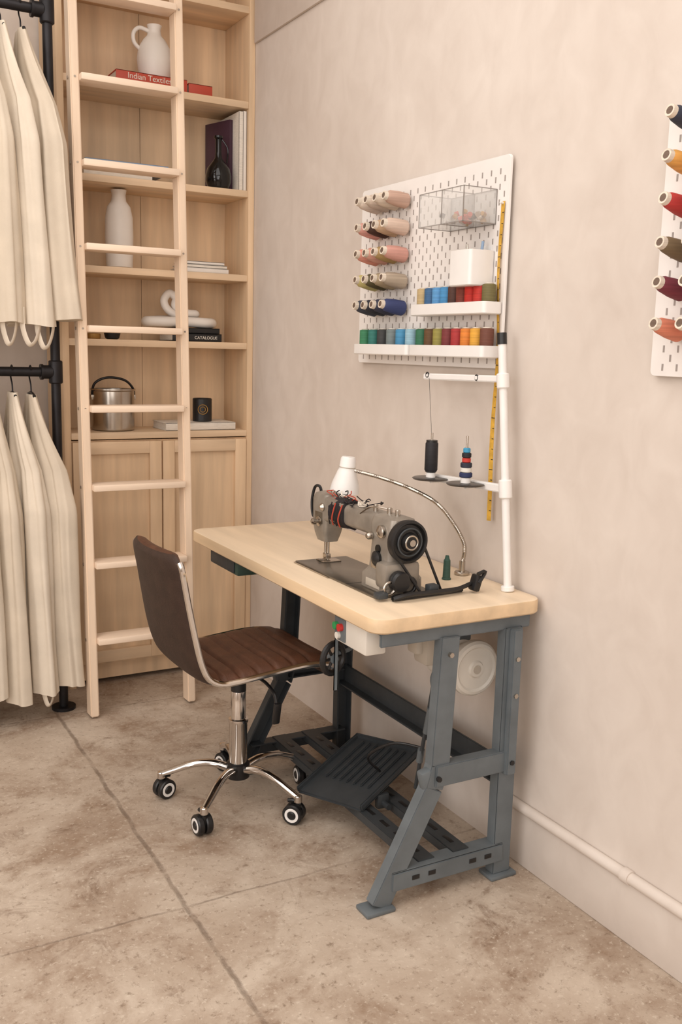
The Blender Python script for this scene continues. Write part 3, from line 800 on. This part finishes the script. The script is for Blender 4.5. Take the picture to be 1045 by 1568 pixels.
g=G();g.lathe([(.02,0),(.028,.005),(.034,.028),(.031,.028),(.024,.008)],(-.58,3.90,z),(0,0,1),'black',28);g.lathe([(.025,0),(.027,.004),(.027,.02),(.024,.022)],(-.66,3.88,z),(0,0,1),'gold',24);g.obj('small_bowls',None,(-.6,3.9,z))
z=1.0525;g=G();cx,cy=-.575,3.92
g.lathe([(.078,0),(.085,.004),(.086,.01),(.086,.160),(.092,.165),(.091,.170),(.082,.168),(.082,.02),(.001,.012)],(cx,cy,z),(0,0,1),'steel',44)
g.tube([(cx-.087,cy,z+.135),(cx-.080,cy-.02,z+.19),(cx-.03,cy-.03,z+.215),(cx+.04,cy-.03,z+.205),(cx+.080,cy-.015,z+.17),(cx+.088,cy,z+.135)],.005,'black',10,sm=8)
for s_ in (-1,1): g.box((cx+.088*s_,cy,z+.135),(.008,.03,.02),'steel',bev=.002)
g.obj('steel_cooking_pot',None,(cx,cy,z))
g=G();book(g,-.38,-.07,3.83,4.01,z,z+.032,'page');g.obj('white_book',None,(-.25,3.92,z))
X0=-.195;O=(X0,3.90,z+.032);e=empty('black_candle_jar',O);g=G();zz=z+.0325
g.lathe([(.038,0),(.041,.003),(.041,.095),(.038,.098),(.036,.096),(.036,.08),(.001,.078)],(X0,3.90,zz),(0,0,1),'black',36)
g.obj('jar',e,O);g=G();g.torus((X0-.012,3.8605,zz+.052),(-.3,-1,0),.020,.0018,'gold',28,6);g.torus((X0-.012,3.8600,zz+.052),(-.3,-1,0),.011,.0015,'gold',24,6);g.obj('emblem',e,O)
# ---------------------------------------------------------------- camera & light
def rotm(yaw,pitch,roll):
    f=np.array([math.sin(yaw)*math.cos(pitch),math.cos(yaw)*math.cos(pitch),-math.sin(pitch)])
    r=np.array([math.cos(yaw),-math.sin(yaw),0.]);d=np.cross(f,r);c,s=math.cos(roll),math.sin(roll)
    return c*r+s*d,-s*r+c*d,f
r,d,f=rotm(.50775,.167035,-.0248517)
cam=bpy.data.cameras.new('camera');co=bpy.data.objects.new('camera',cam);sc.collection.objects.link(co)
mx=Matrix((V(r),V(-d),V(-f))).transposed().to_4x4();mx.translation=(-1.672,0,1.40);co.matrix_world=mx
cam.sensor_fit='VERTICAL';cam.sensor_height=36;cam.sensor_width=24;cam.lens=36*1470/1568;cam.clip_start=.02
sc.camera=co
def area(name,loc,target,sx,sy,e,col):
    l=bpy.data.lights.new(name,'AREA');l.shape='RECTANGLE';l.size=sx;l.size_y=sy;l.energy=e;l.color=col
    o=bpy.data.objects.new(name,l);sc.collection.objects.link(o);o.location=loc
    o.rotation_euler=(V(target)-V(loc)).to_track_quat('-Z','Y').to_euler();return o
area('window_light_left',(-4.4,.8,1.8),(0,2.2,1.2),3.2,2.4,84,(1,.99,.98))
area('window_light_front',(-2.2,-2.4,1.9),(-.6,3,1.1),3.4,2.2,70,(1,.99,.98))
area('added_overhead_fill',(-1.9,1.4,3.2),(-1.9,1.4,0),3,3.5,62,(1,.975,.95))  # added overhead fill for the closed room, no actual fixture there
w=bpy.data.worlds.new('world');sc.world=w;w.use_nodes=True;w.node_tree.nodes['Background'].inputs[0].default_value=(.9,.88,.85,1);w.node_tree.nodes['Background'].inputs[1].default_value=.6
